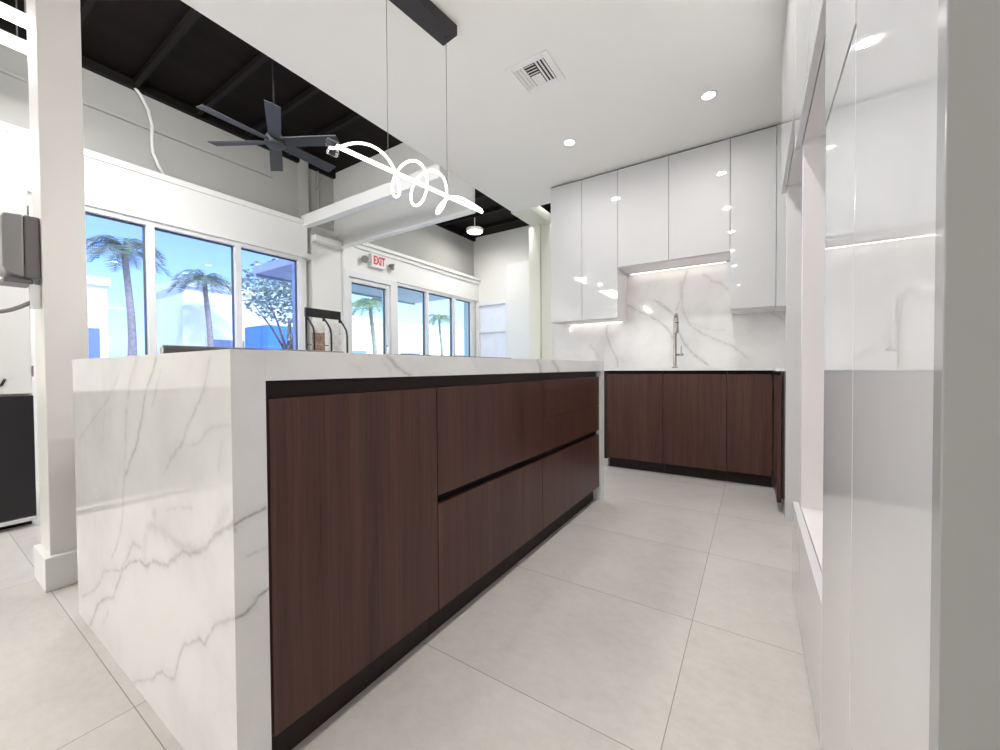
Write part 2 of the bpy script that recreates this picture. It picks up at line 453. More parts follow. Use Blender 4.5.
def joist(y):
    o = B('trim_joist', (-4.63, -2.0, y, y + .038, 3.405, 3.46), 'joist')
    return o
for k, y in enumerate((-4.25, -3.79, -3.33, -2.87, -2.41, -1.95, -1.49, -1.03, -.57, -.11, .31, .76, 1.20, 1.67, 2.12, 2.56, 3.70, 4.20, 4.75, 5.30, 5.85)):
    struct(joist(y), 'dark joist number %s from the rear wall under the roof deck' % ('one two three four five six seven eight nine ten eleven twelve thirteen fourteen fifteen sixteen seventeen eighteen nineteen twenty twenty-one'.split()[k]), 'joist')

struct(B('trim_ledger', (-4.68, -4.63, -5.0, 6.3, 3.39, 3.46), 'joist'), 'dark ledger board along the top of the grey wall', 'ledger')
# left wall: low sill wall, pier between windows and door, grey wall above
w = MB()
w.box(-4.8, -4.6, .66, 2.76, 0, .30)            # under the three-light window
w.box(-4.8, -4.6, -5.0, .66, 0, 2.3)
w.box(-4.8, -4.6, 2.84, 3.32, 0, 2.67)          # pier
w.box(-4.8, -4.6, .66, 2.84, 2.23, 2.3)
w.box(-4.8, -4.6, 3.32, 6.5, 2.2, 2.3)
w.box(-4.8, -4.6, 6.12, 6.5, 0, 2.2)
w.box(-4.8, -4.6, 2.70, 2.765, 0, 2.3)
w.box(-4.8, -4.79, 2.76, 2.85, 0, 2.3)
struct(w.build('wall_left', 'wall'), 'white window wall on the far side of the room', 'wall')
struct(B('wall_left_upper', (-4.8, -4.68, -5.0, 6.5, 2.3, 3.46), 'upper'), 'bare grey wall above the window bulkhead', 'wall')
def bulkhead(y0, y1, zb, zt, crown):
    m = MB(); m.box(-4.68, -4.56, y0, y1, zb, zt)
    m.box(-4.68, -4.545, y0, y1, zt - .055, zt)
    if crown:
        m.box(-4.68, -4.50, y0, y1, zt - .045, zt); m.box(-4.68, -4.53, y0, y1, zt - .10, zt - .06)
    return m
struct(bulkhead(-5, 2.76, 2.23, 2.675, False).build('trim_bulkhead', 'trim'), 'white boxed bulkhead running above the three-light window', 'bulkhead')
struct(bulkhead(3.26, 6.3, 2.2, 2.63, True).build('trim_crown', 'trim'), 'white bulkhead with stepped crown above the glazed door', 'bulkhead')
struct(B('trim_pier_cap', (-4.62, -4.50, 2.83, 3.20, 2.46, 2.53), 'trim', bevel=.004), 'short white ledge on the pier between window and door', 'ledge')
struct(B('trim_pilaster', (-4.68, -4.60, 2.72, 2.81, 2.67, 3.46), 'upper'), 'grey pilaster strip beside the first roof beam', 'pilaster')
struct(B('trim_ridge', (-4.68, -4.655, .0, 2.42, 3.085, 3.115), 'upper', bevel=.008), 'thin plaster ridge along the bare grey wall', 'ridge')
# beams across
struct(B('trim_beam', (-4.6, -2.39, 2.71, 2.80, 2.605, 2.735), 'trim', bevel=.003), 'slim white beam from the pier to the dropped ceiling', 'beam')
m = MB(); m.box(-4.68, -2.392, 3.21, 3.25, 2.49, 3.46)
struct(m.build('trim_header', 'headerwall'), 'deep grey header wall hanging from the roof deck', 'header')
struct(B('trim_header_flange', (-4.6, -2.392, 3.195, 3.265, 2.465, 2.49), 'trim', bevel=.003), 'white flange along the foot of the grey header', 'flange')
struct(B('trim_edge_beam', (-2.42, -2.17, 4.0, 4.85, 2.71, 2.83), 'cream'), 'cream beam continuing the dropped ceiling edge to the post', 'beam')
m = MB(); m.box(-2.48, -2.16, 4.55, 4.85, 0, 2.71); m.box(-2.37, -2.305, 4.53, 4.55, 0, 2.71)
struct(m.build('trim_post', 'cream'), 'cream post with a raised strip left of the upper cabinets', 'post')

struct(B('wall_back', (-1.90, 1.0, 4.0, 4.14, 0, 2.71), 'cream'), 'kitchen back wall behind the splashback', 'wall')
struct(B('wall_showroom_back', (-4.8, 4.2, 6.3, 6.5, 0, 3.46), 'wall'), 'pale grey green wall at the far end of the showroom', 'wall')
struct(B('wall_right', (4.2, 4.35, -5, 6.5, 0, 3.46), 'wall'), 'white wall beyond the tall cabinets', 'wall')
struct(B('wall_rear', (-4.8, 4.2, -5.15, -5.0, 0, 3.46), 'wall'), 'white wall at the rear of the showroom', 'wall')

# column
m = MB(); m.box(-2.56, -2.38, .33, .455, 0, 3.46)
col_o = m.build('trim_column', 'column', bevel=.003); struct(col_o, 'square white column at the window end of the island', 'column')
struct(B('baseboard_column', (-2.585, -2.352, .312, .475, 0, .135), 'trim', bevel=.003), 'white base block around the square column', 'baseboard')

# ------------------------------------------------------------------ windows and door in the left wall
def glazed(name, y0, y1, z0, z1, mull, label, cat, fw=.045, glass='glass', x=-4.63, rail=None):
    r = thing(name, (x, (y0 + y1) / 2, z0), label, cat, None, 'structure')
    m = MB()
    m.box(x - .05, x + .05, y0, y0 + fw, z0, z1); m.box(x - .05, x + .05, y1 - fw, y1, z0, z1)
    m.box(x - .05, x + .05, y0 + fw, y1 - fw, z1 - fw, z1); m.box(x - .05, x + .05, y0 + fw, y1 - fw, z0, z0 + fw)
    m.build('window_frame', 'frame', r, .003)
    ed = [y0 + fw] + [v for a in mull for v in (a - .028, a + .028)] + [y1 - fw]
    for a in mull:
        mm = MB().box(x - .045, x + .06, a - .028, a + .028, z0 + fw, z1 - fw)
        mm.build('mullion', 'frame', r, .003)
    for a, b in zip(ed[::2], ed[1::2]):
        g = MB()
        for q in ((a, a + .012, z0 + fw, z1 - fw), (b - .012, b, z0 + fw, z1 - fw), (a + .012, b - .012, z1 - fw - .014, z1 - fw), (a + .012, b - .012, z0 + fw, z0 + fw + .012)):
            g.box(x - .012, x + .012, *q)
        g.build('gasket', 'gasket', r)
        if rail:
            MB().box(x - .04, x + .04, a, b, *rail).build('rail', 'frame', r)
        MB().box(x - .003, x + .003, a + .002, b - .002, z0 + fw, z1 - fw).build('pane', glass, r)
    return r
glazed('window_1', .66, 2.70, .30, 2.23, (1.285, 2.0), 'three-light window with blue tinted panes beside the column', 'window')
glazed('window_2', 4.17, 6.12, .08, 2.20, (4.86, 5.56), 'three-light shop window right of the glazed door', 'window', glass='doorglass')
d = glazed('door_1', 3.34, 4.05, .02, 2.12, (), 'glazed entrance door under the exit sign', 'door', fw=.055, glass='doorglass')
m = MB(); m.box(-4.70, -4.55, 3.27, 3.335, 0, 2.2); m.box(-4.70, -4.55, 4.055, 4.165, 0, 2.2); m.box(-4.70, -4.55, 3.335, 4.055, 2.125, 2.2)
m.build('door_frame', 'frame', d, .004)
MB().tube([(-4.56, 3.97, .9), (-4.53, 3.97, .92), (-4.53, 3.97, 1.2), (-4.56, 3.97, 1.22)], .012).build('pull_handle', 'chrome', d)
# glazed opening in the far wall
r = thing('window_3', (-4.2, 6.27, .1), 'white framed glass panel standing in the far wall corner', 'window', None, 'structure')
m = MB()
for q in ((-4.58, -4.50, .1, 2.16), (-3.90, -3.835, .1, 2.16), (-4.50, -3.90, 2.09, 2.16), (-4.50, -3.90, .1, .18), (-4.50, -3.90, 1.56, 1.63)):
    m.box(q[0], q[1], 6.22, 6.30, q[2], q[3])
m.build('window_frame', 'frame', r, .004)
MB().box(-4.50, -3.90, 6.26, 6.27, .18, 2.09).build('pane', plain('pale_blue_frosted_glass', (.86, .88, .95), .15), r)

t = thing('partition_panel', (-3.5, 6.2, 0), 'tall plain white board leaning flat on the far wall', 'panel')
B('board', (-3.83, -3.0, 6.18, 6.298, .03, 2.80), 'trim', t, .004)
B('foot_rail', (-3.83, -3.0, 6.17, 6.298, 0, .03), 'frame', t)

# ================================================================== ISLAND
# continuous waterfall worktop
wt = thing('island_worktop', (-1.45, 1.46, 0), 'white marble waterfall worktop with grey veins over the brown island', 'worktop')
def both(n, dims_end):
    return dims_end
slab('side_panel', (-2.06, -.8425, .351, .415, 0, .92), '-y', VEINS_END, wt)
slab('mitred_edge', (-.8425, -.842, .351, .415, 0, .92), '+x', VEINS_LEG, wt, .002)
slab('countertop', (-2.06, -.842, .4152, 2.52, .857, .92), '+x', VEINS_EDGE, wt, .005)
slab('side_panel', (-2.06, -.842, 2.5202, 2.578, 0, .92), '+x', [], wt, .02)

def island_unit(y0, y1, label, fronts, rail_z=None):
    u = thing('island_cabinet', (-1.45, (y0 + y1) / 2, 0), label, 'cabinet', 'brown cabinets of the island')
    B('carcass', (-2.0, -.885, y0 + .002, y1 - .002, .10, .853), 'channel', u)
    B('toe_kick', (-1.98, -.895, y0 + .001, y1 - .001, 0, .10), 'wooddark', u)
    for kind, a, b in fronts:
        B(kind, (-.875, -.853, y0 + .0015, y1 - .0015, a, b), 'wood', u, .001)
    for z0, z1 in rail_z or ():
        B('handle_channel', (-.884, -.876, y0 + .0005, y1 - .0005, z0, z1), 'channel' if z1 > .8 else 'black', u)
    return u
island_unit(.425, .945, 'tall brown door cabinet at the near end of the island', [('door', .098, .818)], [(.818, .852)])
island_unit(.945, 1.692, 'wide brown two-drawer cabinet in the middle of the island', [('drawer_front', .470, .818), ('drawer_front', .098, .441)], [(.441, .470), (.818, .852)])
island_unit(1.692, 2.515, 'brown three-drawer cabinet at the far end of the island', [('drawer_front', .632, .818), ('drawer_front', .470, .630), ('drawer_front', .098, .441)], [(.441, .470), (.818, .852)])
for ch in [o for o in COL.objects if o.name.startswith('handle_channel')]:
    pass

# things on the island
t = thing('rounded_bar', (-1.40, .72, .92), 'long dark grey rounded bar lying on the near end of the island top', 'board')
prof = [(-1.405 + .016 * math.cos(a), .9365 + .0155 * math.sin(a)) for a in (2 * PI * k / 14 for k in range(14))]
B('body', (-1.455, -1.402, .44, .98, .921, .943), 'board', t, .006)
MB().tube([(-1.40, .415, .9365), (-1.40, .99, .9365)], .0155, 16).build('rolled_edge', 'board', t)
MB().tube([(-1.40, .4145, .9365), (-1.40, .4105, .9365)], .011, 16).build('end_cap', 'chrome', t, label='pale round end cap')
t = thing('cooktop', (-1.45, 1.7, .92), 'thin black glass cooktop set on the island top', 'cooktop')
B('glass', (-1.75, -1.12, 1.05, 1.85, .9202, .936), 'hob', t, .003)
B('frame', (-1.76, -1.11, 1.04, 1.86, .9201, .926), 'blackmetal', t)

# ================================================================== BACK RUN
def back_base(x0, x1, label):
    u = thing('base_cabinet', ((x0 + x1) / 2, 3.7, 0), label, 'cabinet', 'brown base cabinets under the sink worktop')
    B('carcass', (x0 + .002, x1 - .002, 3.428, 3.96, .09, .848), 'channel', u)
    B('toe_kick', (x0 + .001, x1 - .001, 3.462, 3.94, 0, .09), 'wooddark', u)
    B('door', (x0 + .002, x1 - .002, 3.40, 3.421, .092, .822), 'wood', u, .001)
    B('handle_channel', (x0 + .002, x1 - .002, 3.4215, 3.4275, .822, .850), 'black', u)
    return u
back_base(-1.085, -.622, 'brown base cabinet at the left end of the back run')
back_base(-.622, -.170, 'brown base cabinet under the faucet')
back_base(-.170, .112, 'brown base cabinet in the corner by the white tall units')
# panel closing the left end
t = thing('end_panel', (-1.10, 3.7, 0), 'brown end panel with a steel foot left of the back run', 'panel')
B('panel', (-1.112, -1.088, 3.41, 3.96, .075, .85), 'wooddark', t)
B('leg', (-1.110, -1.090, 3.455, 3.475, 0, .075), 'chrome', t, label='steel foot')
# return towards the tall units
u = thing('base_cabinet', (.4, 3.1, 0), 'brown base cabinet turned sideways against the tall white panel', 'cabinet', 'brown base cabinets under the sink worktop')
B('carcass', (.142, .74, 2.875, 3.36, .09, .848), 'channel', u)
B('toe_kick', (.165, .72, 2.875, 3.40, 0, .09), 'wooddark', u)
B('door', (.118, .139, 2.875, 3.392, .06, .822), 'wood', u, .001)
t = thing('worktop', (-.2, 3.7, .852), 'thin white marble worktop carrying the faucet', 'worktop')
slab('countertop', (-1.112, .80, 3.385, 3.9995, .852, .872), '-y', [], t, .02)
B('return_top', (.108, .80, 2.872, 3.3845, .852, .872), 'marble', t)
t = thing('splashback', (-.85, 3.99, .872), 'white marble splashback with grey veins behind the faucet', 'splashback')
slab('slab', (-1.88, .80, 3.98, 3.9995, .8722, 1.80), '-y', VEINS_SPLASH, t, .006)

def upper(x0, x1, zb, splits, label):
    u = thing('wall_cabinet', ((x0 + x1) / 2, 3.8, zb), label, 'cabinet', 'white gloss wall cabinets on the back wall')
    B('carcass', (x0 + .001, x1 - .001, 3.672, 3.9785, zb, 2.698), 'carcass', u, .001)
    ed = [x0] + splits + [x1]
    for a, b in zip(ed, ed[1:]):
        B('door', (a + .0018, b - .0018, 3.65, 3.670, zb + .004, 2.694), 'lacquer', u, .0012)
    return u
upper(-1.739, -1.060, 1.336, [-1.407], 'tall white gloss wall cabinet pair at the left end')
upper(-1.060, -.165, 1.80, [-.622], 'short white gloss wall cabinet pair above the faucet')
uc = upper(-.165, .138, 1.335, [], 'tall single white gloss wall cabinet right of the faucet')
B('filler_panel', (.139, .50, 3.652, 3.672, 1.335, 2.698), 'lacquer', uc, .001)
B('filler_bottom', (.139, .50, 3.673, 3.9785, 1.335, 1.355), 'carcass', uc)
struct(B('trim_gap_shade', (-1.739, .50, 3.672, 3.98, 2.699, 2.7095), 'black'), 'black strip standing for shade in the gap above the wall cabinets', 'shadow gap')  # solid black strip laid in the gap to stand for its shade

# led strips under the wall cabinets
t = thing('led_strip', (-.6, 3.93, 1.78), 'dotted LED strip glowing under the short cabinets above the faucet', 'light')
B('channel', (-1.03, -.19, 3.935, 3.957, 1.790, 1.7995), 'chrome', t)
m = MB()
for k in range(42): m.box(-1.02 + k * .0195, -1.008 + k * .0195, 3.939, 3.953, 1.786, 1.7898)
m.build('diode_row', 'strip', t)
area_light('led_strip_light', (-.61, 3.930, 1.784), .82, .15, (1, .92, .84), t, 'RECTANGLE', .006, (0, 0, -1))
t = thing('led_strip', (-1.35, 3.95, 1.33), 'loose LED strip glowing under the left wall cabinets', 'light')
pts = [(-1.66, 3.965, 1.27), (-1.665, 3.962, 1.292), (-1.655, 3.957, 1.312), (-1.63, 3.952, 1.325), (-1.58, 3.95, 1.329), (-1.40, 3.95, 1.330), (-1.25, 3.95, 1.327), (-1.20, 3.95, 1.329), (-1.11, 3.95, 1.331)]
MB().tube(pts, .0045, 6).build('glowing_tape', 'strip', t)
area_light('led_strip_light', (-1.38, 3.935, 1.322), .5, .06, (1, .95, .90), t, 'RECTANGLE', .006, (0, 0, -1))

# faucet
t = thing('faucet', (-.603, 3.86, .872), 'tall slim brushed steel faucet with side spray and lever', 'faucet')
MB().lathe(-.603, 3.86, [(.026, .8722), (.026, .88), (.016, .884), (.0135, .89), (.0135, 1.32), (.0125, 1.326)], 20).build('body', 'bronze', t)
MB().tube([(-.603, 3.86, 1.31), (-.603, 3.86, 1.34), (-.595, 3.845, 1.352), (-.580, 3.79, 1.352), (-.574, 3.775, 1.345), (-.574, 3.77, 1.32)], .010, 12).build('spout', 'bronze', t)
s = MB().lathe(-.574, 3.77, [(.012, 1.318), (.0135, 1.31), (.0135, 1.27), (.0145, 1.268), (.0145, 1.19), (.012, 1.18)], 18).build('spray_head', 'steel', t)
MB().lathe(-.574, 3.77, [(.0155, 1.274), (.0155, 1.266)], 18).build('ring', 'blackmetal', s)
MB().tube([(-.589, 3.852, .990), (-.53, 3.80, .990)], .010, 12).build('mixer_arm', 'bronze', t)
MB().tube([(-.545, 3.813, .998), (-.545, 3.813, 1.07)], .0045, 8).build('lever', 'bronze', t)

# ================================================================== RIGHT-HAND TALL RUN
XR = .130
def tall_front(name, y0, y1, z0, z1, u):
    return B(name, (XR, XR + .020, y0 + .0016, y1 - .0016, z0, z1), 'lacquer', u, .0012)
u = thing('tall_cabinet', (.45, .65, 0), 'full-height white gloss cabinet nearest the camera on the right', 'cabinet', 'white gloss tall units')
B('carcass', (XR + .022, .75, .484, .813, .01, 2.70), 'carcass', u)
tall_front('door', .484, .815, .008, 2.698, u)
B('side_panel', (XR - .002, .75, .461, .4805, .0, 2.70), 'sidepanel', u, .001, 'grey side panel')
u = thing('tall_cabinet', (.45, .97, 0), 'narrow white gloss tall unit split into upper and lower doors', 'cabinet', 'white gloss tall units')
B('carcass', (XR + .022, .75, .815, 1.098, .01, 2.70), 'carcass', u)
tall_front('door', .815, 1.12, .008, 1.402, u)
B('door', (XR - .0015, XR + .0185, .8166, 1.1225, 1.4075, 2.698), 'lacquer', u, .0012)
u = thing('niche_cabinet', (.45, 1.5, 0), 'white tall unit with a deep open appliance niche', 'cabinet', 'white gloss tall units')
B('side_board', (XR + .022, .75, 1.10, 1.118, .01, 2.70), 'carcass', u)
B('partition', (XR + .022, .75, 1.865, 1.90, .01, 2.70), 'carcass', u)
B('niche_floor', (XR + .022, .75, 1.1185, 1.8645, .327, .345), 'carcass', u)
B('niche_top', (XR + .022, .75, 1.1185, 1.8645, 1.722, 1.742), 'carcass', u)
B('back_board', (.735, .75, 1.1185, 1.8645, .346, 1.721), 'carcass', u)
B('drawer_front', (XR, XR + .020, 1.1216, 1.925, .008, .345), 'lacquer', u, .0012)
tall_front('door', 1.124, 1.932, 1.722, 2.698, u)
u = thing('niche_cabinet', (.45, 2.4, 0), 'white tall frame with an open floor-level niche before the corner', 'cabinet', 'white gloss tall units')
B('end_panel', (XR + .022, .75, 2.75, 2.868, 0, 2.70), 'lacquer', u, .001)
B('niche_top', (XR + .022, .75, 1.901, 2.7495, 1.893, 1.913), 'carcass', u)
B('back_board', (.735, .75, 1.901, 2.7495, .01, 1.892), 'carcass', u)
tall_front('door', 1.934, 2.865, 1.893, 2.698, u)

# ================================================================== CEILING LIGHTS AND VENT
def downlight(x, y, label, z=2.71, k=1.0):
    t = thing('downlight', (x, y, z), label, 'light', 'recessed ceiling downlights')
    MB().lathe(x, y, [(.040, z - .0005), (.052, z - .0005), (.052, z - .004), (.042, z - .006), (.040, z - .003)], 28, False).build('trim_ring', 'trim', t)
    MB().lathe(x, y, [(.0395, z - .0012), (.0395, z - .0028)], 28).build('lens', 'lens', t)
    area_light('downlight_beam', (x, y, z - .006), .076, CAN_W * k, (1, .98, .96), t, spread=2.95)
    return t
downlight(-1.266, 3.018, 'round recessed downlight above the left wall cabinets', 2.71, .72)
downlight(-.264, 3.018, 'round recessed downlight in front of the single wall cabinet', 2.71, .80)
downlight(-.268, 2.05, 'round recessed downlight mirrored in the cabinet doors', 2.71, 1.35)
downlight(-.262, 1.11, 'round recessed downlight above the kitchen aisle', 2.71, 1.2)
for x, y, l in ((-.3, .1, 'added for fill over the camera end of the aisle'), (-.3, -1.0, 'added for fill behind the aisle'), (1.6, -2.6, 'added for fill in the rear right corner'), (-.3, -3.0, 'by the rear wall')):  # all but the rear wall one are added as unseen fill
    downlight(x, y, 'round recessed downlight ' + l, 2.71, .6)

v = thing('ceiling_vent', (-1.145, 2.22, 2.71), 'square white air vent in the dropped ceiling', 'vent')
cx, cy, z = -1.15, 2.205, 2.71
m = MB()
for q in ((-.143, -.103, -.135, .135), (.103, .143, -.135, .135), (-.103, .103, -.135, -.095), (-.103, .103, .095, .135)):
    m.box(cx + q[0], cx + q[1], cy + q[2], cy + q[3], z - .010, z - .0002)
m.build('frame', 'trim', v, .003)
B('duct', (cx - .103, cx + .103, cy - .095, cy + .095, z - .0022, z - .0004), 'ventdark', v)
def louver(x0, x1, y0, y1, n, along, tilt):
    m = MB()
    for k in range(n):
        if along == 'y':
            a = x0 + (x1 - x0) * (k + .5) / n; h = (x1 - x0) / n * .36
            m.prism([(a - h, z - .003), (a - h + .002, z - .003), (a + h, z - .010), (a + h - .002, z - .010)] if tilt > 0 else
                    [(a + h, z - .003), (a + h - .002, z - .003), (a - h, z - .010), (a - h + .002, z - .010)], 1, y0, y1)
        else:
            a = y0 + (y1 - y0) * (k + .5) / n; h = (y1 - y0) / n * .36
            m.prism([(a - h, z - .003), (a - h + .002, z - .003), (a + h, z - .010), (a + h - .002, z - .010)] if tilt > 0 else
                    [(a + h, z - .003), (a + h - .002, z - .003), (a - h, z - .010), (a - h + .002, z - .010)], 0, x0, x1)
    return m.build('louver', 'trim', v)
louver(cx - .103, cx - .035, cy - .095, cy + .095, 3, 'y', -1)
louver(cx + .035, cx + .103, cy - .095, cy + .095, 3, 'y', 1)
louver(cx - .033, cx + .033, cy - .095, cy - .002, 4, 'x', -1)
louver(cx - .033, cx + .033, cy + .002, cy + .095, 4, 'x', 1)

# ================================================================== PENDANT OVER THE ISLAND
P0, P1 = Vector((-1.468, .993, 1.81)), Vector((-1.363, 1.922, 1.81))
ax = (P1 - P0).normalized(); side = Vector((0, 0, 1)).cross(ax).normalized(); upv = Vector((0, 0, 1))
t = thing('pendant_lamp', (-1.415, 1.46, 1.81), 'glowing tube pendant with a spiral coil hung on two wires', 'lamp')
MB().tube([P0 + ax * .03, P1], .0092, 14).build('tube', 'tubelamp', t)
MB().tube([P0 - ax * .012, P0 + ax * .03], .0165, 16).build('end_cap', 'clear', t)
pts = []
N = 220
KS = [0, .11, .365, .425, .49, .56, .63, .85, 1.0]
KA = [-.30, 0, .5, 1, 1.5, 2, 2.5, 3.0, 3.1]
KR = [.022, .048, .105, .080, .112, .080, .112, .026, .010]
ss = np.linspace(0, 1, N + 1)
kern = np.hanning(17); kern /= kern.sum()
def smooth(v):
    p = np.concatenate([2 * v[0] - v[8:0:-1], v, 2 * v[-1] - v[-2:-10:-1]]); return np.convolve(p, kern, 'valid')
aa_ = smooth(np.interp(ss, KS, KA)) * 2 * PI; rr_ = smooth(np.interp(ss, KS, KR))
for s, a, rad in zip(ss, aa_, rr_):
    c = P0 + (P1 - P0) * (.01 + .98 * s)
    pts.append(c + (upv * math.cos(a) - side * math.sin(a)) * rad)
MB().tube(pts, .0060, 10).build('coil', 'tubelamp', t)
MB().tube([P0 - upv * .032 - ax * .008, P0 - upv * .032 + ax * .03], .015, 16).build('end_cap', 'clear', t)
W1 = P0 + (P1 - P0) * .30; W2 = P0 + (P1 - P0) * .70
for q in (W1, W2):
    MB().tube([q + upv * .012, Vector((q.x, q.y, 2.652))], .0016, 6).build('wire', 'wire', t)
# canopy box at the ceiling, aligned with the tube
cb = bmesh.new()
c0 = P0 + (P1 - P0) * .235; c1 = P0 + (P1 - P0) * .733
mcan = MB()
def obox(m, a, b, hw, z0, z1):
    d = (b - a).normalized(); s = Vector((-d.y, d.x, 0)) * hw
    m.prism([((a + s).x, (a + s).y), ((a - s).x, (a - s).y), ((b - s).x, (b - s).y), ((b + s).x, (b + s).y)], 2, z0, z1); return m
cb.free()
obox(mcan, c0, c1, .055, 2.655, 2.7095).build('canopy', 'canopy', t, .002)
for q in (W1, W2):
    MB().lathe(q.x, q.y, [(.006, 2.6545), (.006, 2.648)], 12).build('wire_gland', 'blackmetal', t)
e1 = c1 + ax * .001
obox(MB(), e1, e1 + ax * .0015, .030, 2.672, 2.696).build('end_slot', 'trim', t)
TUBE_L = area_light('pendant_glow', tuple((P0 + P1) / 2 - upv * .02), .85, 7.0, (1, .95, .9), t, 'RECTANGLE', .025, (0, 0, -1))
TUBE_L.rotation_euler = (0, 0, math.atan2(ax.y, ax.x))

# ================================================================== CEILING FAN
fx, fy, fz = -3.225, 1.693, 2.7
t = thing('ceiling_fan', (fx, fy, fz), 'dark grey six-blade ceiling fan under the roof deck', 'fan')
MB().lathe(fx, fy, [(.02, fz - .035), (.065, fz - .033), (.074, fz - .024), (.076, fz - .004), (.072, fz + .026), (.05, fz + .062), (.025, fz + .085)], 28).build('motor_housing', 'fan', t)
MB().tube([(fx, fy, fz + .08), (fx, fy, 3.45)], .0125, 12).build('down_rod', 'black', t)
MB().lathe(fx, fy, [(.03, 3.40), (.06, 3.42), (.065, 3.4595)], 24).build('ceiling_mount', 'blackmetal', t)
for k in range(6):
    a = math.radians(31 + 60 * k); d = Vector((math.cos(a), math.sin(a), 0)); s = Vector((-d.y, d.x, 0))
    m = MB(); tl = -.011
    def bp(r, w, h): return Vector((fx, fy, fz)) + d * r + s * w + Vector((0, 0, h))
    ring = []
    for r, hw in ((.064, .036), (.10, .043), (.30, .048), (.515, .050)):
        ring.append([m.bm.verts.new(bp(r, -hw, -tl - .004)), m.bm.verts.new(bp(r, hw, tl - .004)), m.bm.verts.new(bp(r, hw, tl + .003)), m.bm.verts.new(bp(r, -hw, -tl + .003))])
    for A_, B_ in zip(ring, ring[1:]):
        for q in range(4): m.bm.faces.new((A_[q], A_[(q + 1) % 4], B_[(q + 1) % 4], B_[q]))
    m.bm.faces.new(ring[0]); m.bm.faces.new(ring[-1][::-1])
    m.build('blade', 'fan', t)

# hanging disc lamp in the far bay
hx, hy, hz = -4.0, 5.42, 3.20
t = thing('disc_lamp', (hx, hy, hz), 'bright round disc lamp under the dark deck in the far bay', 'lamp')
MB().lathe(hx, hy, [(.13, hz), (.145, hz + .01), (.145, hz + .05), (.06, hz + .07)], 32).build('housing', 'trim', t)
MB().lathe(hx, hy, [(.125, hz - .004), (.125, hz - .0005)], 32).build('lens', 'lens', t)
MB().tube([(hx, hy, hz + .06), (hx, hy, 3.459)], .01, 8).build('stem', 'trim', t)
area_light('disc_lamp_beam', (hx, hy, hz - .008), .24, DISC_W, (1, .96, .9), t)

# twin-tube fixtures on the window side
def fixture(x, y, label, W, z=3.0, aim=(0, 0, -1)):
    t = thing('tube_fixture', (x, y, z), label, 'light', 'twin tube ceiling fixtures')
    for s in (-1, 1):
        B('housing', (x + s * .15 - .03, x + s * .15 + .03, y - .62, y + .62, z + .02, z + .05), 'trim', t)
        MB().tube([(x + s * .15, y - .60, z), (x + s * .15, y + .60, z)], .022, 12).build('lamp_tube', 'fixture', t)
        for q in (-.5, .5): MB().tube([(x + s * .15, y + q, z + .05), (x + s * .15, y + q, 3.459)], .004, 6).build('hanger', 'wire', t)
    area_light('fixture_light', (x, y, z - .03), .34, W, (1, .99, .98), t, 'RECTANGLE', 1.2, aim)
fixture(-2.78, .75, 'twin tube fill fixture added unseen above the dropped ceiling edge', 40, 3.3, (-.45, .35, -.8))  # out of view, added to brighten the window wall and pier
fixture(-2.62, 4.35, 'twin tube fill fixture added unseen above the cream post', 30, 3.3, (-.5, 0, -.85))  # added lamp, out of view, lifts the far bay
fixture(-3.90, -.02, 'twin tube ceiling fixture left of the square column', 22)
fixture(-3.4, -2.0, 'twin tube ceiling fixture behind the camera by the window wall', 25)
fixture(-3.4, -3.9, 'twin tube ceiling fixture near the rear wall', FIX_W * .95)

# ================================================================== SMALL THINGS ON THE WINDOW SIDE
t = thing('exit_sign', (-4.5, 3.78, 2.3), 'white exit sign with red letters and two emergency lamp heads', 'sign')
ex, ey0, ey1 = -4.49, 3.66, 3.92
B('housing', (-4.56, ex, ey0, ey1, 2.315, 2.50), 'whiteplastic', t, .006)
cu = bpy.data.curves.new('lettering', 'FONT'); cu.body = 'EXIT'; cu.size = .165; cu.extrude = .002; cu.align_x = 'CENTER'; cu.align_y = 'CENTER'; cu.offset = .004
tmp = bpy.data.objects.new('lettering_outline', cu); COL.objects.link(tmp)
bpy.context.view_layer.update()
lm = bpy.data.meshes.new_from_object(tmp.evaluated_get(bpy.context.evaluated_depsgraph_get()))
bpy.data.objects.remove(tmp, do_unlink=True)
lm.materials.clear(); lm.materials.append(M['red'])
lt = bpy.data.objects.new('lettering', lm); COL.objects.link(lt); lt.parent = t
lt.location = Vector((ex + .003, (ey0 + ey1) / 2, 2.408)) - t.location
lt.rotation_euler = (PI / 2, 0, PI / 2); lt.scale = (.60, 1, 1)
lt['label'] = 'red EXIT letters'
for s, y in ((-1, ey0), (1, ey1)):
    h = MB().tube([(-4.53, y, 2.40), (-4.52, y + s * .07, 2.40)], .012, 8).build('lamp_arm', 'frame', t)
    MB().tube([(-4.52, y + s * .07, 2.40), (-4.49, y + s * .11, 2.385), (-4.47, y + s * .13, 2.38)], [.02, .045, .05], 16).build('lamp_head', 'greyplastic', h)

